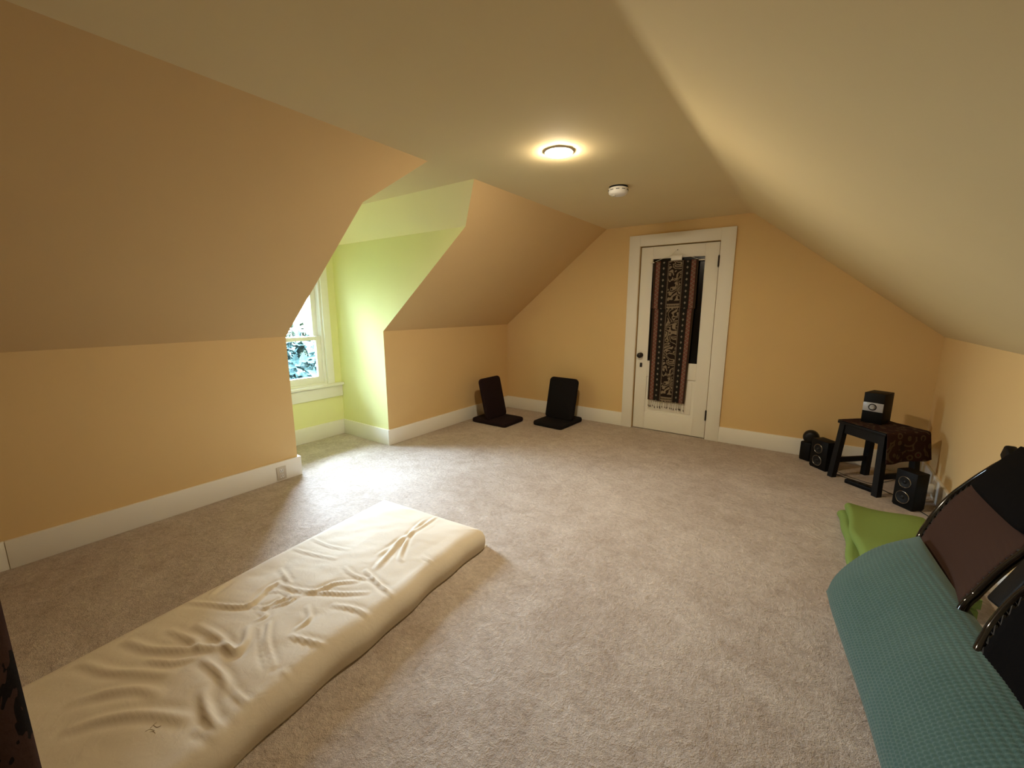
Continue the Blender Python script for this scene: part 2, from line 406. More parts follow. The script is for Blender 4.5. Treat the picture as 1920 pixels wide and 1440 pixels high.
bm = bmesh.new(); fr(bm, x0-.055, x0-.02, ya, yb, WZ0+.02, ZM+.02, .052, .07, .04); lo_s = obj('lower_sash', bm, 'white', win, 40, 'structure')
bm = bmesh.new(); fr(bm, x0-.100, x0-.062, ya, yb, ZM-.02, WZ1-.022, .052, .04, .06); up_s = obj('upper_sash', bm, 'white', win, 40, 'structure')
bm = bmesh.new(); box(bm, (x0-.040, ya+.05, WZ0+.088), (x0-.036, yb-.05, ZM-.018)); obj('window_pane', bm, 'glass', lo_s, None, 'structure')
bm = bmesh.new(); box(bm, (x0-.083, ya+.05, ZM+.018), (x0-.079, yb-.05, WZ1-.08)); obj('window_pane', bm, 'glass', up_s, None, 'structure')

# ------------------------------------------------------------------ door
door = bpy.data.objects.new('door_1', None); COL.objects.link(door); door['kind'] = 'structure'
door['label'] = 'white panelled attic door with a glass pane coloured dark for the unlit space behind, in the far wall'
bm = bmesh.new()
CL, CR, CT = 1.640, 2.665, 2.098
box(bm, (CL, D-.022, 0), (DL-.006, D, CT), .002); box(bm, (DR+.006, D-.022, 0), (CR, D, CT), .002)
box(bm, (DL-.006, D-.022, LT+.006), (DR+.006, D, CT), .002)
box(bm, (DL-.02, D+.046, 0), (DL-.004, D+.1, LT)); box(bm, (DR+.004, D+.046, 0), (DR+.02, D+.1, LT))
obj('door_casing', bm, 'white', door, 40, 'structure')
GX0, GX1, GZ0, GZ1, PZ0, PZ1 = 1.893, 2.402, .776, 1.850, .20, .602
bm = bmesh.new()
yd0, yd1 = D+.004, D+.042
g = .006
box(bm, (DL+g, yd0, .008), (GX0, yd1, LT-g), .002); box(bm, (GX1, yd0, .008), (DR-g*.4, yd1, LT-g), .002)
box(bm, (GX0, yd0, GZ1), (GX1, yd1, LT-g), .002); box(bm, (GX0, yd0, PZ1), (GX1, yd1, GZ0), .002); box(bm, (GX0, yd0, .008), (GX1, yd1, PZ0), .002)
leaf = obj('door_leaf', bm, 'white', door, 40, 'structure')
bm = bmesh.new(); box(bm, (GX0, D+.020, GZ0), (GX1, D+.026, GZ1)); obj('door_pane', bm, 'shaded_glass', leaf, None, 'structure', label='glass pane coloured black for the unlit space behind')
bm = bmesh.new(); box(bm, (GX0, D+.016, PZ0), (GX1, D+.034, PZ1)); box(bm, (GX0+.03, D+.011, PZ0+.03), (GX1-.03, D+.018, PZ1-.03), .004); obj('door_panel', bm, 'white', leaf, 40, 'structure')
bm = bmesh.new(); box(bm, (DL-.12, D+.10, -.05), (DR+.12, D+.12, LT+.12)); obj('door_light_stop', bm, 'black_gap', door, None, 'structure')  # added unseen dark slab, stops outside light leaking in under the door
bm = bmesh.new()
lathe(bm, [(0, -.062), (.018, -.061), (.027, -.052), (.029, -.042), (.024, -.031), (.012, -.024), (.010, -.008), (.027, -.006), (.029, 0), (0, 0)], 24, Matrix.Translation((1.817, yd0, .833)) @ Matrix.Rotation(-PI/2, 4, 'X'))
obj('door_knob', bm, 'dark_metal', leaf, 50, label='dark bronze round knob')
bm = bmesh.new(); box(bm, (1.815, yd0-.003, .700), (1.840, yd0+.001, .748), .006, 3); obj('keyhole_plate', bm, 'dark_metal', leaf, 40, label='dark keyhole plate')
for hz in (1.79, .255):
    bm = bmesh.new(); lathe(bm, [(0, -.06), (.004, -.058), (.004, -.052), (.0075, -.05), (.0075, .05), (.004, .052), (.004, .058), (0, .06)], 14, Matrix.Translation((DR+.001, D-.001-.022, hz)))
    box(bm, (DR-.007, D-.024, hz-.05), (DR+.009, D-.0215, hz+.05))
    obj('hinge', bm, 'dark_metal', door, 50, label='dark hinge')
bm = bmesh.new(); lathe(bm, [(0, -.012), (.005, -.011), (.005, -.009), (.0018, -.008), (.0018, .0), (0, 0)], 10, Matrix.Translation((2.139, yd0, 1.925)) @ Matrix.Rotation(-PI/2, 4, 'X'))
obj('nail', bm, 'dark_metal', leaf, 50, label='small dark nail')

# ------------------------------------------------------------------ runner hung on the door
run = thing('hanging_runner', 'long dark woven runner with tan motifs and fringe hanging on the white door', 'wall hanging', (2.14, D-.01, 1.80))
yr = D-.020
def flap(x0t, x1t, x0b, x1b, zt, zb, y, lean, seed):
    def fn(a, b):   # a across, b from hem (0) to top (1)
        xl = x0b+(x0t-x0b)*b; xr = x1b+(x1t-x1b)*b
        x = xl+(xr-xl)*a; z = zb+(zt-zb)*b
        wav = .0045*math.sin(a*11+seed+b*1.5)*(1-b*.75) + .003*math.sin(a*5-seed)
        if b > .985: wav *= .2
        return (x, y+wav+lean*(1-b), z + .004*math.sin(a*7+seed)*(1-b))
    return fn
def uvscale(o, L):
    for d in o.data.uv_layers.active.data: d.uv[1] *= L
bm = bmesh.new(); grid(bm, flap(1.925, 2.350, 1.925, 2.315, 1.812, .345, yr+.008, 0, 1.0), 40, 120, True); o = obj('back_flap', bm, 'runner', run, 60); uvscale(o, 1.467); solidify(o, .002)
bm = bmesh.new(); grid(bm, flap(1.918, 2.352, 1.915, 2.350, 1.812, 1.335, yr-.006, 0, 2.0), 40, 50, True); o = obj('front_flap', bm, 'runner', run, 60); uvscale(o, .477); solidify(o, .002)
bm = bmesh.new(); grid(bm, lambda a, b: (1.918+.434*a, yr+.001+.009*math.cos(PI*b), 1.812+.008*math.sin(PI*b)), 30, 10, True); o = obj('fold', bm, 'runner', run, 60); uvscale(o, .02)
bm = bmesh.new(); lathe(bm, [(0, 0), (.0055, .001), (.0055, .527), (0, .528)], 12, Matrix.Translation((1.877, yr+.001, 1.8125)) @ Matrix.Rotation(PI/2, 4, 'Y'))
rod = obj('dowel', bm, 'string', run, 50, label='white dowel rod')
bm = bmesh.new()
box(bm, (2.085, yr-.011, 1.8215), (2.192, yr+.004, 1.868), .003); obj('hanger_block', bm, 'white_plastic', run, 40, label='white hanger block')
bm = bmesh.new()
for xe in (1.925, 2.350): tube(bm, [(xe, yr+.001, 1.819), (2.139+(xe-2.139)*.25, yr+.004, 1.880), (2.139, yr+.012, 1.931)], .0016, 6)
obj('hanging_cord', bm, 'string', run, 60, label='thin white hanging cord')
bm = bmesh.new()
for i in range(20):
    a = (i+.5)/20; x = 1.925+.39*a + rnd.uniform(-.004, .004); ln = rnd.uniform(.07, .095); dx = rnd.uniform(-.008, .008)
    tube(bm, [(x, yr+.007, .350), (x+dx*.4, yr+.006, .35-ln*.5), (x+dx, yr+.005, .35-ln*.8)], .0013, 5)
    tube(bm, [(x+.006, yr+.007, .350), (x+dx, yr+.006, .35-ln*.8)], .0012, 5)
    tube(bm, [(x+dx, yr+.005, .35-ln*.72), (x+dx, yr+.005, .35-ln*.86), (x+dx+.002, yr+.005, .35-ln)], [.002, .005, .003], 6)
t = NT('fringe_thread'); zs = t.n('ShaderNodeSeparateXYZ'); t.l(t.n('ShaderNodeNewGeometry').outputs['Position'], zs.inputs[0])
fringe_mat = t.bsdf(t.mix(t.math('LESS_THAN', zs.outputs[2], .288), (.30, .25, .18), (.04, .026, .019)), .9, spec=.2)
fri = obj('fringe', bm, fringe_mat, run, 60, label='tan thread fringe')

# ------------------------------------------------------------------ ceiling lamp and smoke detector
lamp = thing('ceiling_light', 'lit round white flush-mount lamp in the middle of the cream ceiling', 'ceiling light', (2.075, 2.20, H))
lm = Matrix.Translation((2.075, 2.20, H))
bm = bmesh.new(); lathe(bm, [(0, 0), (.080, 0), (.080, -.006), (.078, -.008), (.072, -.008), (0, -.007)], 40, lm); obj('lamp_base', bm, 'white_plastic', lamp, 40)
bm = bmesh.new(); lathe(bm, [(.072, -.0075), (.072, -.0105), (.066, -.015), (.050, -.018), (.03, -.020), (0, -.021)], 40, lm); obj('lamp_diffuser', bm, 'lamp', lamp, 60, label='glowing frosted diffuser')
sd = thing('smoke_detector', 'round white smoke detector on the ceiling between lamp and door', 'smoke detector', (2.085, 3.06, H))
sm_ = Matrix.Translation((2.085, 3.06, H))
bm = bmesh.new(); lathe(bm, [(0, 0), (.066, 0), (.066, -.007), (.060, -.010), (0, -.010)], 40, sm_); obj('mounting_plate', bm, 'black_plastic', sd, 40, label='dark mounting ring')
bm = bmesh.new(); lathe(bm, [(.058, -.008), (.068, -.012), (.070, -.03), (.066, -.046), (.054, -.056), (.03, -.060), (0, -.061)], 40, sm_); obj('detector_cover', bm, 'white_plastic', sd, 40)
bm = bmesh.new()
for i in range(10):
    a = 2*PI*i/10; box(bm, (.0655, -.012, -.030), (.0712, .012, -.026), 0, 1, sm_ @ Matrix.Rotation(a, 4, 'Z'))
obj('vent_slot', bm, 'black_gap', sd, None)
bm = bmesh.new(); lathe(bm, [(.013, -.0585), (.013, -.062), (.010, -.064), (0, -.064)], 20, sm_ @ Matrix.Translation((-.02, -.02, 0))); obj('test_button', bm, 'plate', sd, 50)

# ------------------------------------------------------------------ outlet on the left baseboard
ol = thing('power_outlet', 'ivory duplex power outlet set in the left baseboard beside the dormer', 'outlet', (BT, 1.492, .04))
bm = bmesh.new(); box(bm, (BT, 1.457, .012), (BT+.006, 1.530, .118), .003, 2); obj('cover_plate', bm, 'plate', ol, 40)
for zz in (.042, .086):
    bm = bmesh.new(); box(bm, (BT+.005, 1.478, zz-.015), (BT+.009, 1.509, zz+.015), .004, 2); so = obj('socket', bm, 'white_plastic', ol, 40)
    bm = bmesh.new()
    for yy in (1.487, 1.500): box(bm, (BT+.0085, yy-.0015, zz-.003), (BT+.0095, yy+.0015, zz+.008))
    box(bm, (BT+.0085, 1.4915, zz-.011), (BT+.0095, 1.4955, zz-.007)); obj('slot', bm, 'black_gap', so)

# ------------------------------------------------------------------ mattress
mo = np.array((1.105, 1.640)); ax_s = np.array((.092, -.996)); ax_t = np.array((.996, .092)); ML, MW = 1.90, .825
def px_to_mat(px, z=.125):
    d = f + r2*((px[0]-960)/F_PX) - u2*((px[1]-720)/F_PX); tt = (z-CAM.z)/d.z
    p = np.array((CAM.x+d.x*tt, CAM.y+d.y*tt)) - mo
    return (float(p@ax_s), float(p@ax_t))
# folds of the cover, as (points, height, width); points are in the cover's own plane
CR_ = [([(700,410),(800,420),(900,435),(950,420),(1000,370),(1040,345)],8,16),([(1050,290),(1075,330),(1090,350)],5,12),
([(1040,345),(1100,370),(1180,380),(1260,350),(1340,340)],7,13),([(1120,390),(1200,385),(1290,385),(1380,380)],6,13),
([(1370,300),(1420,345),(1480,390)],8,13),([(1520,170),(1470,220),(1410,290)],6,18),([(1590,110),(1540,160),(1500,240),(1510,260)],5,14),
([(1640,90),(1560,150),(1420,240)],4,14),([(1100,215),(1180,240),(1260,260)],5,12),([(1170,175),(1230,205),(1310,225)],5,12),
([(1090,545),(1150,560),(1240,580)],7,12),([(1010,500),(1000,570),(1030,660)],7,12),([(980,520),(985,600),(1010,670)],6,10),
([(930,520),(920,570),(880,610),(830,560),(740,500)],8,18),([(480,560),(560,590),(680,600),(800,590),(890,605)],8,22),
([(310,640),(420,680),(560,690),(640,690)],6,22),([(280,800),(380,770),(520,750),(600,770)],7,22),([(260,900),(400,860),(560,840),(700,850)],7,22),
([(760,760),(790,850),(860,910)],8,20),([(740,880),(800,910),(870,920),(910,870),(960,800)],9,16),([(870,740),(900,770),(940,790)],5,12),
([(950,450),(1000,470),(960,490)],5,10),([(1060,670),(1110,700)],5,12),([(1250,430),(1330,440),(1400,470),(1420,500)],6,14),
([(1580,240),(1620,260),(1650,270)],5,10),([(930,430),(990,440),(1060,410),(1130,400)],6,10),([(790,380),(860,330)],5,18),
([(1000,380),(1060,380),(1100,410),(1050,430),(960,450)],6,9),([(760,640),(820,680),(860,740)],7,18),([(640,520),(720,560),(760,600)],6,18),
([(1290,290),(1330,320),(1400,330)],5,11),([(1150,440),(1160,480),(1110,520)],5,12),([(560,640),(650,650),(740,630)],5,16)]
fold = []
for pts, a, wd in CR_:
    q = [px_to_mat((x/2, y/2+920)) for x, y in pts]
    q = [(v.x, v.y) for v in spline([(s_, t_, 0) for s_, t_ in q], 6)]
    fold.append((np.array(q), a/1000*1.4, wd/1000*.60))
NS, NTT = 300, 150
def edge_spaced(n, L, r_=.10, frac=.22):
    k = int(n*frac); a = np.linspace(0, 1, k, endpoint=False)**1.9*r_
    return np.concatenate([a, np.linspace(r_, L-r_, n-2*k), (L-a[::-1])])
ss = edge_spaced(NS, ML); ts = edge_spaced(NTT, MW)
SS, TT = np.meshgrid(ss, ts, indexing='ij')
rc = .05
qx = np.abs(SS-ML/2)-(ML/2-rc); qy = np.abs(TT-MW/2)-(MW/2-rc)
dist = rc - (np.hypot(np.maximum(qx, 0), np.maximum(qy, 0)) + np.minimum(np.maximum(qx, qy), 0))
dist = np.maximum(dist, 0)
rE, p_ = .085, 2.6
prof_ = (1-np.maximum(0, 1-dist/rE)**p_)**(1/p_)
Z = .112*prof_ + .018*np.clip(dist/.35, 0, 1)**.7
mask = np.clip((dist-.02)/.07, 0, 1)
def fnoise(x, y, sc, seed):
    rs = np.random.RandomState(seed); v = np.zeros_like(x)
    for k in range(7):
        an = rs.rand()*2*PI; fq = sc*(0.6+rs.rand()); v += np.sin((x*np.cos(an)+y*np.sin(an))*fq + rs.rand()*6.28 + 1.2*np.sin(x*fq*.37+y*fq*.29+k))
    return v/7
Z += mask*(.010*fnoise(SS, TT, 7, 1) + .004*fnoise(SS, TT, 21, 2) + .0020*fnoise(SS, TT, 60, 3) + .0035*np.abs(fnoise(SS*1.0, TT*.55, 34, 5))*np.clip(1-np.abs(SS-.85)/.8, 0, 1))
for q, a, wd in fold:
    lo, hi = q.min(0)-.08, q.max(0)+.08
    I = (SS > lo[0]) & (SS < hi[0]) & (TT > lo[1]) & (TT < hi[1])
    if not I.any(): continue
    P = np.stack([SS[I], TT[I]], -1)[:, None, :]; A = q[None, :-1]; B = q[None, 1:]
    AB = B-A; h_ = np.clip(((P-A)*AB).sum(-1)/(AB**2).sum(-1).clip(1e-9), 0, 1)
    dd = np.linalg.norm(P-(A+AB*h_[..., None]), axis=-1); k_ = dd.argmin(1); dm = dd.min(1)
    pos = (k_ + h_[np.arange(len(k_)), k_])/(len(q)-1)
    amp = np.sin(np.clip(pos*.9+.05, 0, 1)*PI)**.7
    Z[I] += mask[I]*amp*a*(np.exp(-(dm/wd)**2) - .55*np.exp(-((dm-wd*1.9)/(wd*1.1))**2))
# the side that faces the room sags outward a little
rightness = np.clip((TT-(MW-.16))/.12, 0, 1)**2
out_t = rightness*(.006*np.sin(SS*9+1)+.004*np.sin(SS*23)+.016*np.sin(np.clip(Z/.115, 0, 1)*PI*.8)-.012)
SX = mo[0] + SS*ax_s[0] + (TT+out_t)*ax_t[0]; SY = mo[1] + SS*ax_s[1] + (TT+out_t)*ax_t[1]
me = bpy.data.meshes.new('mattress')
vt = np.stack([SX, SY, np.maximum(Z, 0)+.001], -1).reshape(-1, 3)
idx = np.arange(NS*NTT).reshape(NS, NTT)
fc = np.stack([idx[:-1, :-1], idx[:-1, 1:], idx[1:, 1:], idx[1:, :-1]], -1).reshape(-1, 4)
ring = list(idx[0, :]) + list(idx[1:, -1]) + list(idx[-1, -2::-1]) + list(idx[-2:0:-1, 0])
me.from_pydata([tuple(v) for v in vt], [], [tuple(map(int, q)) for q in fc] + [tuple(map(int, ring))])
me.polygons.foreach_set('use_smooth', [True]*len(me.polygons)); me.update()
me.materials.append(M['mattress'])
mat_o = bpy.data.objects.new('mattress', me); COL.objects.link(mat_o)
tag(mat_o, 'long thin cream mattress with a wrinkled cotton cover lying on the carpet', 'mattress')
# small dark scribble-like stain stitched on the cover near the curtain end
bm = bmesh.new()
def zmat(x, y):
    p = np.array((x, y))-mo; s_, t_ = p@ax_s, p@ax_t
    return float(Z[min(NS-1, np.searchsorted(ss, s_)), min(NTT-1, np.searchsorted(ts, t_))])
for L in ([(545,898),(562,890),(580,892)],[(565,885),(575,872),(592,858)],[(575,872),(588,880),(604,872)],[(560,900),(574,895),(582,902)]):
    pts = []
    for x, y in L:
        s_, t_ = px_to_mat((x/2, y/2+920), .13); p = mo + s_*ax_s + t_*ax_t; pts.append((p[0], p[1], zmat(*p)+.0012))
    tube(bm, spline(pts, 4), .0010, 5)
obj('stain_mark', bm, plain('stain', (.36, .29, .20), .9), mat_o, 60, label='small dark mark on the cover')

# ------------------------------------------------------------------ floor chairs
def floor_chair(name, label, mat, loc, rz):
    t = thing(name, label, 'floor chair', loc, 'backrest floor chairs in the far corner')
    t.rotation_euler = (0, 0, rz)
    R = Matrix.Translation(loc) @ Matrix.Rotation(rz, 4, 'Z')
    # local: front = -y, width along x
    bm = bmesh.new()
    def slab(bm, wd, ln, th, rad, mt):
        pts = []
        for cx, cy, a0 in ((wd/2-rad, ln/2-rad, 0), (-wd/2+rad, ln/2-rad, PI/2), (-wd/2+rad, -ln/2+rad, PI), (wd/2-rad, -ln/2+rad, 1.5*PI)):
            for k in range(7): a = a0+k/6*PI/2; pts.append((cx+rad*math.cos(a), cy+rad*math.sin(a)))
        rings = []
        for ins, z in ((.012, 0), (.004, .006), (0, th*.5), (.004, th-.006), (.014, th), ):
            rings.append([bm.verts.new(mt @ Vector((x*(1-2*ins/wd), y*(1-2*ins/ln), z))) for x, y in pts])
        n = len(pts)
        for a, b in zip(rings, rings[1:]):
            for k in range(n): bm.faces.new((a[k], a[(k+1) % n], b[(k+1) % n], b[k]))
        bm.faces.new(rings[0][::-1]); bm.faces.new(rings[-1])
    slab(bm, .395, .50, .052, .035, R @ Matrix.Translation((0, .0, .0))); obj('seat', bm, mat, t, 50)
    bm = bmesh.new(); tilt = Matrix.Translation((0, .02, .045)) @ Matrix.Rotation(PI/2-math.radians(13), 4, 'X')
    slab(bm, .385, .50, .045, .045, R @ tilt @ Matrix.Translation((0, .245, -.0225))); obj('backrest', bm, mat, t, 50)
    return t
floor_chair('floor_chair', 'maroon legless floor chair in the left corner, turned toward the right wall', 'cushion_red', (.355, 3.885, 0), PI/2)
floor_chair('floor_chair', 'black legless floor chair in front of the far wall, facing the room', 'cushion_black', (.985, 4.235, 0), math.radians(-3))

# ------------------------------------------------------------------ stool, cloth and speakers in the right corner
FL, FR, BL = Vector((3.567, 4.108, 0)), Vector((3.830, 3.822, 0)), Vector((3.790, 4.335, 0)); BR = FR + BL - FL
ex = (FR-FL).normalized(); ey = Vector((-ex.y, ex.x, 0)); sx = (FR-FL).length; sy = .325; ST = .472
cen = FL + ex*sx/2 + ey*sy/2
SM = Matrix(((ex.x, ey.x, 0, cen.x), (ex.y, ey.y, 0, cen.y), (0, 0, 1, 0), (0, 0, 0, 1)))
stool = thing('stool', 'low black wooden stool in the right corner under a patterned cloth', 'stool', cen)
def sw(x, y, z): return SM @ Vector((x, y, z))
top_x, top_y = sx/2-.015, sy/2-.012
bm = bmesh.new(); box(bm, (-top_x-.012, -top_y-.010, ST-.022), (top_x+.012, top_y+.010, ST), .004, 2, SM); obj('stool_top', bm, 'black_wood', stool, 40)
for sgx in (-1, 1):
    for sgy in (-1, 1):
        bm = bmesh.new(); lw = .042
        pts = []
        for (cx, cy, z) in ((sgx*(sx/2-.021+.012), sgy*(sy/2-.021+.010), 0), (sgx*(top_x-.021), sgy*(top_y-.021), ST-.022)):
            pts.append([bm.verts.new(sw(cx+a*lw/2, cy+b*lw/2, z)) for a, b in ((-1, -1), (1, -1), (1, 1), (-1, 1))])
        for k in range(4): bm.faces.new((pts[0][k], pts[0][(k+1) % 4], pts[1][(k+1) % 4], pts[1][k]))
        bm.faces.new(pts[0][::-1]); bm.faces.new(pts[1])
        obj('leg', bm, 'black_wood', stool, 30)
bm = bmesh.new()
for sg in (-1, 1):
    box(bm, (-top_x+.03, sg*(top_y-.021)-.011, ST-.095), (top_x-.03, sg*(top_y-.021)+.011, ST-.022), .002, 1, SM)
    box(bm, (sg*(top_x-.021)-.011, -top_y+.03, ST-.095), (sg*(top_x-.021)+.011, top_y-.03, ST-.022), .002, 1, SM)
obj('apron', bm, 'black_wood', stool, 40)
for sg in (-1, 1):
    bm = bmesh.new(); box(bm, (sg*(sx/2-.017)-.011, -sy/2+.03, .125), (sg*(sx/2-.017)+.011, sy/2-.03, .165), .002, 1, SM); obj('stretcher', bm, 'black_wood', stool, 40)
# cloth over the stool: lies on the top and hangs down the right side
def cloth_fn(a, b):
    # a: from left edge of top (0) over the right edge and down (1); b: front to back
    tot = 2*top_x + .02 + .225; s_ = a*tot; y = -top_y-.012 + b*(2*top_y+.05)
    flat = 2*top_x + .008
    if s_ < flat: x, z = -top_x-.008+s_, ST+.003
    else:
        h_ = s_-flat; q_ = min(h_/.03, 1)
        x = top_x + .016*math.sin(q_*PI/2) + .012*(h_/.22) + .012*math.sin(b*9+.6)*(h_/.22) + .006; z = ST+.003-.010*(1-math.cos(q_*PI/2)) - max(0, h_-.018)*(.95-.06*b)
        y += .03*(h_/.22)*b
    return sw(x, y, z + .0012*math.sin(a*30)*math.sin(b*17) + .0012)
bm = bmesh.new(); grid(bm, cloth_fn, 60, 36); o = obj('table_cloth', bm, 'kilim', None, 60); solidify(o, .003, 1)
tag(o, 'dark red flowered kilim cloth draped over the black stool', 'cloth')

def ring_mesh(bm, R0, R1, depth, mt, seg=28):
    lathe(bm, [(R0, 0), (R1, .0035), (R1+.003, .001), (R1+.003, -.001)], seg, mt)
def face_mat(origin, nrm):
    z = Vector(nrm).normalized(); x = Vector((0, 0, 1)).cross(z).normalized(); y = z.cross(x)
    return Matrix(((x.x, y.x, z.x, origin[0]), (x.y, y.y, z.y, origin[1]), (x.z, y.z, z.z, origin[2]), (0, 0, 0, 1)))
# subwoofer on the stool
a_, b_, c_ = Vector((3.709, 4.118, 0)), Vector((3.821, 4.068, 0)), Vector((3.946, 4.192, 0))
fx = (b_-a_).normalized(); fy = Vector((-fx.y, fx.x, 0)); sw_, sdp, sh = .128, .165, .232
zb_ = ST+.0085
BM = Matrix(((fx.x, fy.x, 0, a_.x), (fx.y, fy.y, 0, a_.y), (0, 0, 1, zb_), (0, 0, 0, 1)))
sub = thing('subwoofer', 'black cube subwoofer with a silver band standing on the cloth-covered stool', 'subwoofer', (a_.x, a_.y, zb_))
bm = bmesh.new(); box(bm, (0, 0, 0), (sw_, sdp, sh), .004, 2, BM); obj('cabinet', bm, 'black_plastic', sub, 40)
bm = bmesh.new(); box(bm, (.002, -.005, .092), (sw_-.002, .002, .158), .002, 2, BM); obj('silver_band', bm, 'silver', sub, 40, label='silver control band')
bm = bmesh.new(); lathe(bm, [(0, .016), (.013, .015), (.016, .012), (.017, 0)], 24, BM @ Matrix.Translation((.062, -.004, .125)) @ Matrix.Rotation(PI/2, 4, 'X')); box(bm, (-.002, .002, .0155), (.002, .014, .0175), 0, 1, BM @ Matrix.Translation((.062, -.004, .125)) @ Matrix.Rotation(PI/2, 4, 'X'))
kn = obj('volume_knob', bm, 'silver', sub, 40, label='round silver volume knob')
bm = bmesh.new(); lathe(bm, [(.019, .0005), (.024, .003), (.026, .0005)], 28, BM @ Matrix.Translation((.062, -.005, .125)) @ Matrix.Rotation(PI/2, 4, 'X')); obj('knob_ring', bm, 'speaker_cone', sub, 50, label='dark ring round the knob')
# satellites
def satellite(name, label, p0, p1, depth, hgt, grp='satellite loudspeakers'):
    p0, p1 = Vector((*p0, 0)), Vector((*p1, 0)); x = (p1-p0).normalized(); y = Vector((-x.y, x.x, 0)); wd = (p1-p0).length
    m = Matrix(((x.x, y.x, 0, p0.x), (x.y, y.y, 0, p0.y), (0, 0, 1, 0), (0, 0, 0, 1)))
    t = thing(name, label, 'speaker', p0, grp)
    bm = bmesh.new(); box(bm, (0, 0, .008), (wd, depth, hgt), .006, 2, m); obj('cabinet', bm, 'black_plastic', t, 40)
    bm = bmesh.new(); box(bm, (.004, .004, 0), (wd-.004, depth-.004, .010), .003, 1, m); obj('foot', bm, 'black_plastic', t, 40)
    for zc, rad in ((hgt*.70, .036), (hgt*.29, .040)):
        mm = m @ Matrix.Translation((wd*.47, -.0005, zc)) @ Matrix.Rotation(PI/2, 4, 'X')
        bm = bmesh.new(); lathe(bm, [(rad+.005, 0), (rad+.004, .005), (rad+.0015, .006), (rad-.001, .004), (rad-.002, 0)], 32, mm); dr = obj('driver_ring', bm, 'chrome_ring', t, 60, label='shiny rim of the driver')
        bm = bmesh.new(); lathe(bm, [(rad-.001, .004), (rad*.8, .0035), (rad*.36, .0012), (rad*.33, .004), (rad*.18, .007), (0, .008)], 32, mm); obj('driver_cone', bm, 'speaker_cone', dr, 60)
    return t
satellite('loudspeaker', 'small black loudspeaker with two round drivers left of the stool', (3.428, 4.301), (3.538, 4.186), .11, .250)
satellite('loudspeaker', 'small black loudspeaker with two round drivers in front of the right stool leg', (3.905, 3.757), (3.998, 3.660), .098, .262)
# round-headed device behind the left speaker
dv = thing('webcam', 'dark round-headed gadget on a squat base behind the left loudspeaker', 'gadget', (3.41, 4.46, 0))
bm = bmesh.new(); box(bm, (-.045, -.045, 0), (.05, .05, .17), .012, 3, Matrix.Translation((3.412, 4.455, 0)) @ Matrix.Rotation(-.6, 4, 'Z')); obj('base', bm, 'black_plastic', dv, 40)
bm = bmesh.new(); lathe(bm, [(0, -.052), (.03, -.050), (.052, -.040), (.06, -.018), (.06, .018), (.052, .04), (.03, .05), (0, .052)], 28, Matrix.Translation((3.424, 4.455, .215)) @ face_mat((0, 0, 0), (-.1, -1, .05))); obj('head', bm, 'speaker_cone', dv, 50)
dv.name = 'round_headed_gadget'

def cord(name, label, pts, rad=.003, mat='cord'):
    bm = bmesh.new(); tube(bm, spline(pts, 8), rad, 8); o = obj(name, bm, mat, None, 60); return tag(o, label, 'cable')
cord('speaker_cable', 'black cable trailing across the carpet under the stool', [(3.555, 4.235, .004), (3.64, 4.15, .004), (3.76, 4.08, .004), (3.86, 4.02, .004), (3.93, 3.94, .004), (3.98, 3.87, .004), (4.03, 3.82, .004)])
cord('power_cable', 'black cable running from the right loudspeaker along the right wall', [(4.045, 3.70, .005), (4.08, 3.62, .004), (4.10, 3.50, .004), (4.13, 3.30, .004), (4.135, 3.05, .004), (4.13, 2.8, .004)])
cord('thin_wire', 'thin black wire looping under the stool near the far baseboard', [(3.60, 4.30, .004), (3.66, 4.20, .004), (3.74, 4.14, .004), (3.83, 4.10, .004), (3.92, 4.20, .004), (4.0, 4.32, .004)], .002)
# power strip under the stool
ps = thing('power_strip', 'black power strip lying on the carpet beneath the stool', 'power strip', (3.80, 4.0, 0))
PM = Matrix.Translation((3.755, 3.965, 0)) @ Matrix.Rotation(-.65, 4, 'Z')
bm = bmesh.new(); box(bm, (-.105, -.024, 0), (.105, .024, .032), .005, 2, PM); obj('housing', bm, 'black_plastic', ps, 40)
for k in range(4):
    bm = bmesh.new(); box(bm, (-.085+k*.048, -.014, .0315), (-.057+k*.048, .014, .034), .001, 1, PM); obj('socket', bm, 'speaker_cone', ps, 40)
# white plug adaptor on the right wall
pa = thing('plug_adaptor', 'white plug adaptor with a hanging cord on the right wall behind the right loudspeaker', 'plug', (W, 4.02, .1))
bm = bmesh.new(); box(bm, (W-BT-.006, 3.955, .03), (W-BT, 4.03, .14), .003, 2); obj('cover_plate', bm, 'plate', pa, 40)
bm = bmesh.new(); box(bm, (W-BT-.045, 3.97, .055), (W-BT-.004, 4.01, .115), .006, 2); obj('plug', bm, 'white_plastic', pa, 40)
bm = bmesh.new(); tube(bm, spline([(W-BT-.035, 3.99, .057), (W-BT-.037, 3.985, .03), (W-BT-.06, 3.95, .005), (W-BT-.10, 3.97, .004)], 6), .003, 8); obj('cord', bm, 'cord_white', pa, 60)

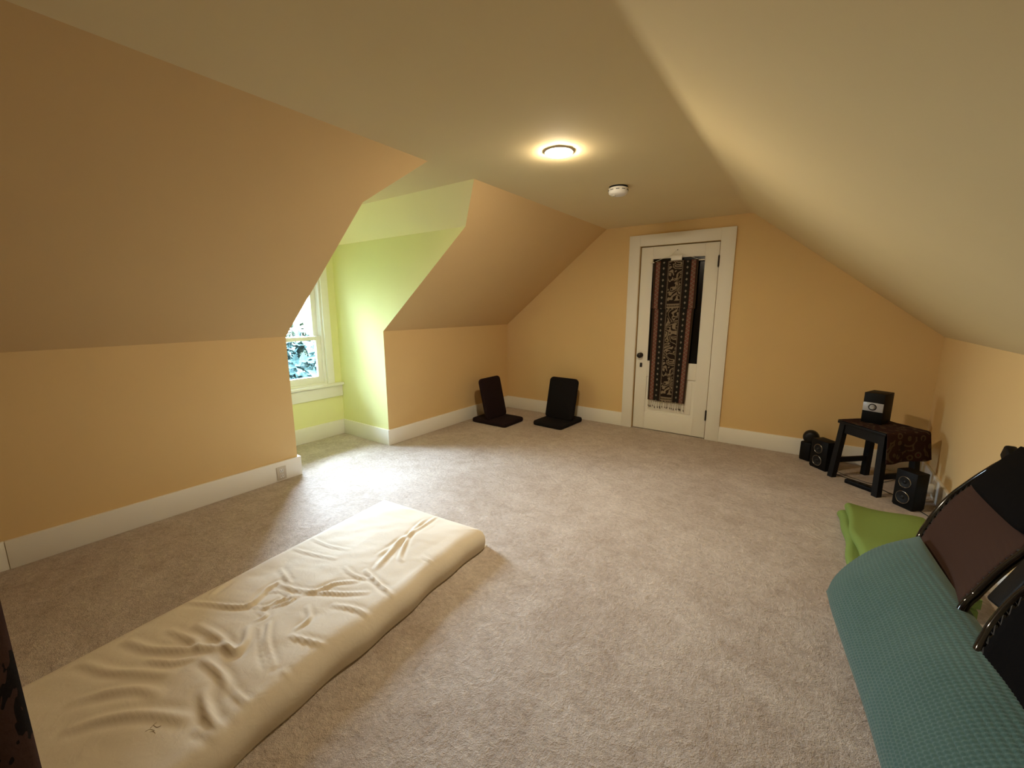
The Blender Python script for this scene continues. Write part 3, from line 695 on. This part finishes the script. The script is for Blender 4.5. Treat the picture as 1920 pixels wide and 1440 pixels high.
# ------------------------------------------------------------------ green blanket
gb = thing('folded_blanket', 'bright green fleece blanket folded in a thick pad beside the teal cushion', 'blanket', (3.78, 2.9, 0))
GA, GL = Vector((.055, -.998, 0)).normalized(), .86
GB = Vector((.998, .055, 0)); GO = Vector((3.575, 3.29, 0))
def layer(z0, th, inset, wd, seed, name):
    prof = []
    for k in range(13):
        a = PI/2 + PI*k/12; prof.append((th/2*.9+inset+th/2*.9*math.cos(a), z0+th/2+th/2*math.sin(a)))
    prof = [(wd, z0+th*.92)] + [(inset+th*.5+(wd-inset-th*.5)*(1-q_/8), z0+th) for q_ in range(1, 8)] + prof + [(wd, z0+.004)]
    def fn(a, b):
        k = a*(len(prof)-1); i = min(int(k), len(prof)-2); fr_ = k-i
        x = prof[i][0]*(1-fr_)+prof[i+1][0]*fr_; z = prof[i][1]*(1-fr_)+prof[i+1][1]*fr_
        s_ = b*GL
        wob = .010*math.sin(s_*6+seed)+.005*math.sin(s_*17+seed*2)
        tz = .010*math.sin(x*13+s_*5+seed)+.007*math.sin(x*6-s_*13+seed)
        zz = z + (tz*(z-z0)/th) - .018*max(0, .10-s_)/.10*(z-z0)/th
        p = GO + GA*(s_+.012*math.sin(x*9+seed)) + GB*(x+wob)
        return (p.x, p.y, max(zz, .001))
    bm = bmesh.new(); g_ = grid(bm, fn, 66, 46)
    bm.faces.new([g_[i][0] for i in range(67)][::-1]); bm.faces.new([g_[i][46] for i in range(67)])
    return obj(name, bm, 'green', gb, 50)
layer(.0, .068, .0, .42, .4, 'lower_fold'); layer(.064, .062, .035, .41, 2.1, 'upper_fold')
bm = bmesh.new()
def gp(x, z, off=.006): p = GO + GA*(GL+off) + GB*x; return (p.x, p.y, z)
for z0, x0_, h_ in ((.010, .02, .045), (.074, .055, .040)):
    tube(bm, spline([gp(x0_+.20, z0+h_), gp(x0_+.10, z0+h_+.004), gp(x0_+.02, z0+h_-.004), gp(x0_, z0+h_*.5), gp(x0_+.03, z0+.004), gp(x0_+.12, z0+.004), gp(x0_+.2, z0+.010)], 6), .005, 8)
    tube(bm, spline([gp(x0_+.19, z0+h_*.72), gp(x0_+.07, z0+h_*.74), gp(x0_+.035, z0+h_*.5), gp(x0_+.07, z0+h_*.3), gp(x0_+.19, z0+h_*.3)], 6), .004, 8)
obj('edge_binding', bm, 'green_dark', gb, 60, label='dark green edge binding')

# ------------------------------------------------------------------ folding recliners leaning at the right wall
RL_L = [(3.725, 2.165, .016), (3.745, 2.205, .20), (3.769, 2.247, .402), (3.811, 2.331, .473), (3.863, 2.381, .563), (3.907, 2.379, .639), (3.946, 2.364, .706), (3.976, 2.341, .758), (4.009, 2.291, .814)]
RL_T = [(4.030, 2.17, .845), (4.035, 2.02, .850), (4.020, 1.88, .825), (3.965, 1.812, .745)]
RL_R = [(3.902, 1.794, .630), (3.875, 1.789, .584), (3.847, 1.777, .535), (3.815, 1.754, .481), (3.782, 1.720, .423), (3.755, 1.695, .20), (3.735, 1.690, .016)]
def recliner(name, label, fab, dy, grp):
    t = thing(name, label, 'folding chair', (3.75, 1.95+dy, 0), grp)
    sh_ = lambda P: [(x, y+dy, z) for x, y, z in P]
    bm = bmesh.new(); fp = spline(sh_(RL_L+RL_T+RL_R), 8); tube(bm, fp, .0125, 12); obj('frame_tube', bm, 'black_gloss', t, 60)
    bm = bmesh.new(); tube(bm, spline(sh_([(3.737, 2.18, .10), (3.73, 1.95, .10), (3.745, 1.70, .10)]), 6), .010, 10); obj('cross_bar', bm, 'black_gloss', t, 60)
    # fabric panel between the rails
    Lp = spline(RL_L[1:7], 6); Rp = spline(RL_R[::-1][1:] + [(3.945, 1.806, .705)], 6); n = 40
    def samp(P, k): k *= len(P)-1; i = min(int(k), len(P)-2); return P[i].lerp(P[i+1], k-i)
    def fn(a, b):
        kk = .06+.90*b; p, q = samp(Lp, kk), samp(Rp, kk)
        scal = .010*abs(math.sin(b*PI*15)); m0 = .040+scal*1.2
        aa = m0 + (1-2*m0)*a
        v = p.lerp(q, aa); sag = .022*math.sin(PI*a)
        return (v.x+sag, v.y+dy, v.z-.2*sag)
    bm = bmesh.new(); grid(bm, fn, 24, 90); o = obj('back_panel', bm, fab, t, 60, label=('brown laced fabric panel' if fab == 'brown_mesh' else 'black fabric panel')); solidify(o, .006, 0)
    bm = bmesh.new()
    for side, P in ((0, Lp), (1, Rp)):
        bm = bmesh.new(); path = []
        for k in range(15):
            kk = .06+.90*(k+.5)/15; p = samp(P, kk); q = Vector(fn(side*1.0, (k+.5)/15))
            path += [Vector((p.x, p.y+dy, p.z)), q]
        tube(bm, path, .0035, 6)
        obj('edge_lacing', bm, 'cord', t, None, label='black elastic lacing')
    # padded headrest under the top bar
    def hp(a, b):
        y = 2.33 - .50*a; base = Vector((3.918, y, .652+.02*a)); tp = Vector((4.022, y-.02*math.sin(PI*a), .822+.012*math.sin(PI*a)))
        v = base.lerp(tp, b); nrm = Vector((-.84, 0, .54)); th = .028*math.sin(PI*min(1, max(0, a)))**.4*math.sin(PI*b)**.5
        return v + nrm*(th-.002)
    bm = bmesh.new(); grid(bm, lambda a, b: Vector(hp(a, b))+Vector((0, dy, 0)), 20, 12); o = obj('headrest', bm, 'black_fabric', t, 60, label='black headrest cushion'); solidify(o, .02, -1)
    bm = bmesh.new()
    cap = Matrix.Translation((3.998, 2.372+dy, .785)) @ Matrix.Rotation(.5, 4, 'X')
    box(bm, (-.018, -.045, -.028), (.018, .025, .032), .010, 3, cap); obj('end_cap', bm, 'black_plastic', t, 40)
    bm = bmesh.new()
    d_ = Vector((.115, .060, .235)).normalized(); yv = Vector((0, 1, 0)); yv = (yv - d_*yv.dot(d_)).normalized(); nv = d_.cross(yv)
    am = Matrix(((yv.x, d_.x, nv.x, 3.898), (yv.y, d_.y, nv.y, 1.716+dy), (yv.z, d_.z, nv.z, .615), (0, 0, 0, 1)))
    box(bm, (-.040, -.135, -.014), (.040, .16, .014), .010, 3, am); obj('armrest', bm, 'black_plastic', t, 40)
    return t
recliner('folding_recliner', 'folding recliner with brown laced panel leaning on the right wall behind the teal cushion', 'brown_mesh', 0, None)
recliner('folding_recliner', 'all-black folding recliner at the right edge, next to the one with a brown panel', 'black_fabric', -.735, None)

# ------------------------------------------------------------------ teal cushion
PO = Vector((3.498, 2.215, .075)); PA = Vector((.128, -.990, .0)).normalized()
PV = Vector((.262, -.02, .375)); PVl = PV.length; PV.normalize(); PN = PV.cross(PA).normalized()
if PN.x > 0: PN = -PN
PLn, PWd = 1.30, .455
NU, NV = 420, 150
def pillow_pt(a, b, side):
    ea, eb = math.sin(PI*min(max(a, 0), 1)), math.sin(PI*min(max(b, 0), 1))
    # outline: straight sides drawn in a little, ears at the corners
    ins_a = .030*math.sin(PI*b)**1.0; ins_b = .022*math.sin(PI*a)
    A = (a-.5)*(PLn-2*ins_a)+PLn/2 - .075*math.sin(PI*b)*max(0, 1-a*3)**2; B = (b-.5)*(PWd-2*ins_b)+PWd/2
    puff = .125*(1-abs(2*a-1)**5)**.6*(1-abs(2*b-1)**2.6)**.62
    puff *= 1+.10*math.sin(A*7+B*5)
    puff += .006*math.sin(A*16-B*11)*ea*eb
    rib = .0052*(abs(math.sin(PI*B/.0150))**.8)*(.35+.65*abs(math.sin(PI*A/.0125))) * min(1, 12*ea*eb)
    sag = -.02*math.sin(PI*a)*(1-b)
    p = PO + PA*A + PV*B + PN*side*(puff*(.80 if side > 0 else .45)+rib) + Vector((0, 0, sag))
    p.z = max(p.z, .004)
    return p
bm = bmesh.new(); grid(bm, lambda a, b: pillow_pt(a, b, 1), NU, NV); grid(bm, lambda a, b: pillow_pt(a, b, -1), 100, 40)
pil = obj('floor_cushion', bm, 'teal', None, 70); tag(pil, 'large teal waffle-textured floor cushion leaning against the folded recliners', 'cushion')

# ------------------------------------------------------------------ dark curtain beside the camera
cu = thing('curtain', 'dark brown and black patterned curtain hanging beside the near end of the mattress', 'curtain', (2.5, -.3, 0))
def cfn(a, b):
    y = .004 - .60*a; return (2.52+.025*math.sin(a*26)*(1-.3*b), y, .012+2.10*b)
bm = bmesh.new(); grid(bm, cfn, 90, 20); o = obj('drape', bm, 'curtain', cu, 60); solidify(o, .004, 0)
bm = bmesh.new(); tube(bm, [(2.52, -.68, 2.118), (2.52, .04, 2.118)], .011, 12); obj('rod', bm, 'dark_metal', cu, 60)
for yy in (.03, -.66):
    bm = bmesh.new(); tube(bm, [(2.52, yy, 2.118), (2.52, yy, H)], .008, 10); obj('bracket', bm, 'dark_metal', cu, 60)

# ------------------------------------------------------------------ outside: lawn and trees
bm = bmesh.new(); box(bm, (-60, -40, -6.2), (-1.4, 50, -6.0)); struct('ground_outside', bm, 'lawn')
def tree(label, cx, cy, ztop, rad, seed, leafm):
    rs = random.Random(seed); t = thing('tree', label, 'tree', (cx, cy, -6), None)
    bm = bmesh.new(); tube(bm, spline([(cx, cy, -6), (cx+.1, cy, -4), (cx-.05, cy+.1, ztop-rad*1.1), (cx, cy, ztop-rad*.4)], 6), [.20-.006*i for i in range(19)], 10); obj('trunk', bm, 'bark', t, 60)
    bm = bmesh.new()
    blobs = [(cx+rs.uniform(-.7, .7)*rad, cy+rs.uniform(-.7, .7)*rad, ztop-rad+rs.uniform(-.7, .55)*rad, rad*rs.uniform(.32, .5)) for _ in range(24)]
    for bx, by, bz, br in blobs:
        for _ in range(300):
            d = Vector((rs.gauss(0, 1), rs.gauss(0, 1), rs.gauss(0, 1))).normalized(); p = Vector((bx, by, bz)) + d*br*rs.uniform(.75, 1.05)
            L = rs.uniform(.11, .20); ax = Vector((rs.gauss(0, 1), rs.gauss(0, 1), rs.gauss(0, .6))).normalized(); sd_ = ax.cross(d + Vector((.01, 0, 0))).normalized(); up = ax.cross(sd_)
            v = [p-ax*L, p-ax*.1*L+sd_*L*.5+up*.02, p+ax*L, p-ax*.1*L-sd_*L*.5+up*.02, p+up*.035]
            q = [bm.verts.new(x) for x in v]
            for a, b in ((0, 1), (1, 2), (2, 3), (3, 0)): bm.faces.new((q[a], q[b], q[4]))
    obj('foliage', bm, leafm, t, None, kind='stuff')
tree('leafy green tree close outside the dormer window', -6.6, 5.2, .75, 2.3, 1, 'leaf')
tree('paler yellow-green tree outside the dormer window, behind the darker one', -13.4, 8.7, .95, 2.6, 2, 'leaf_pale')
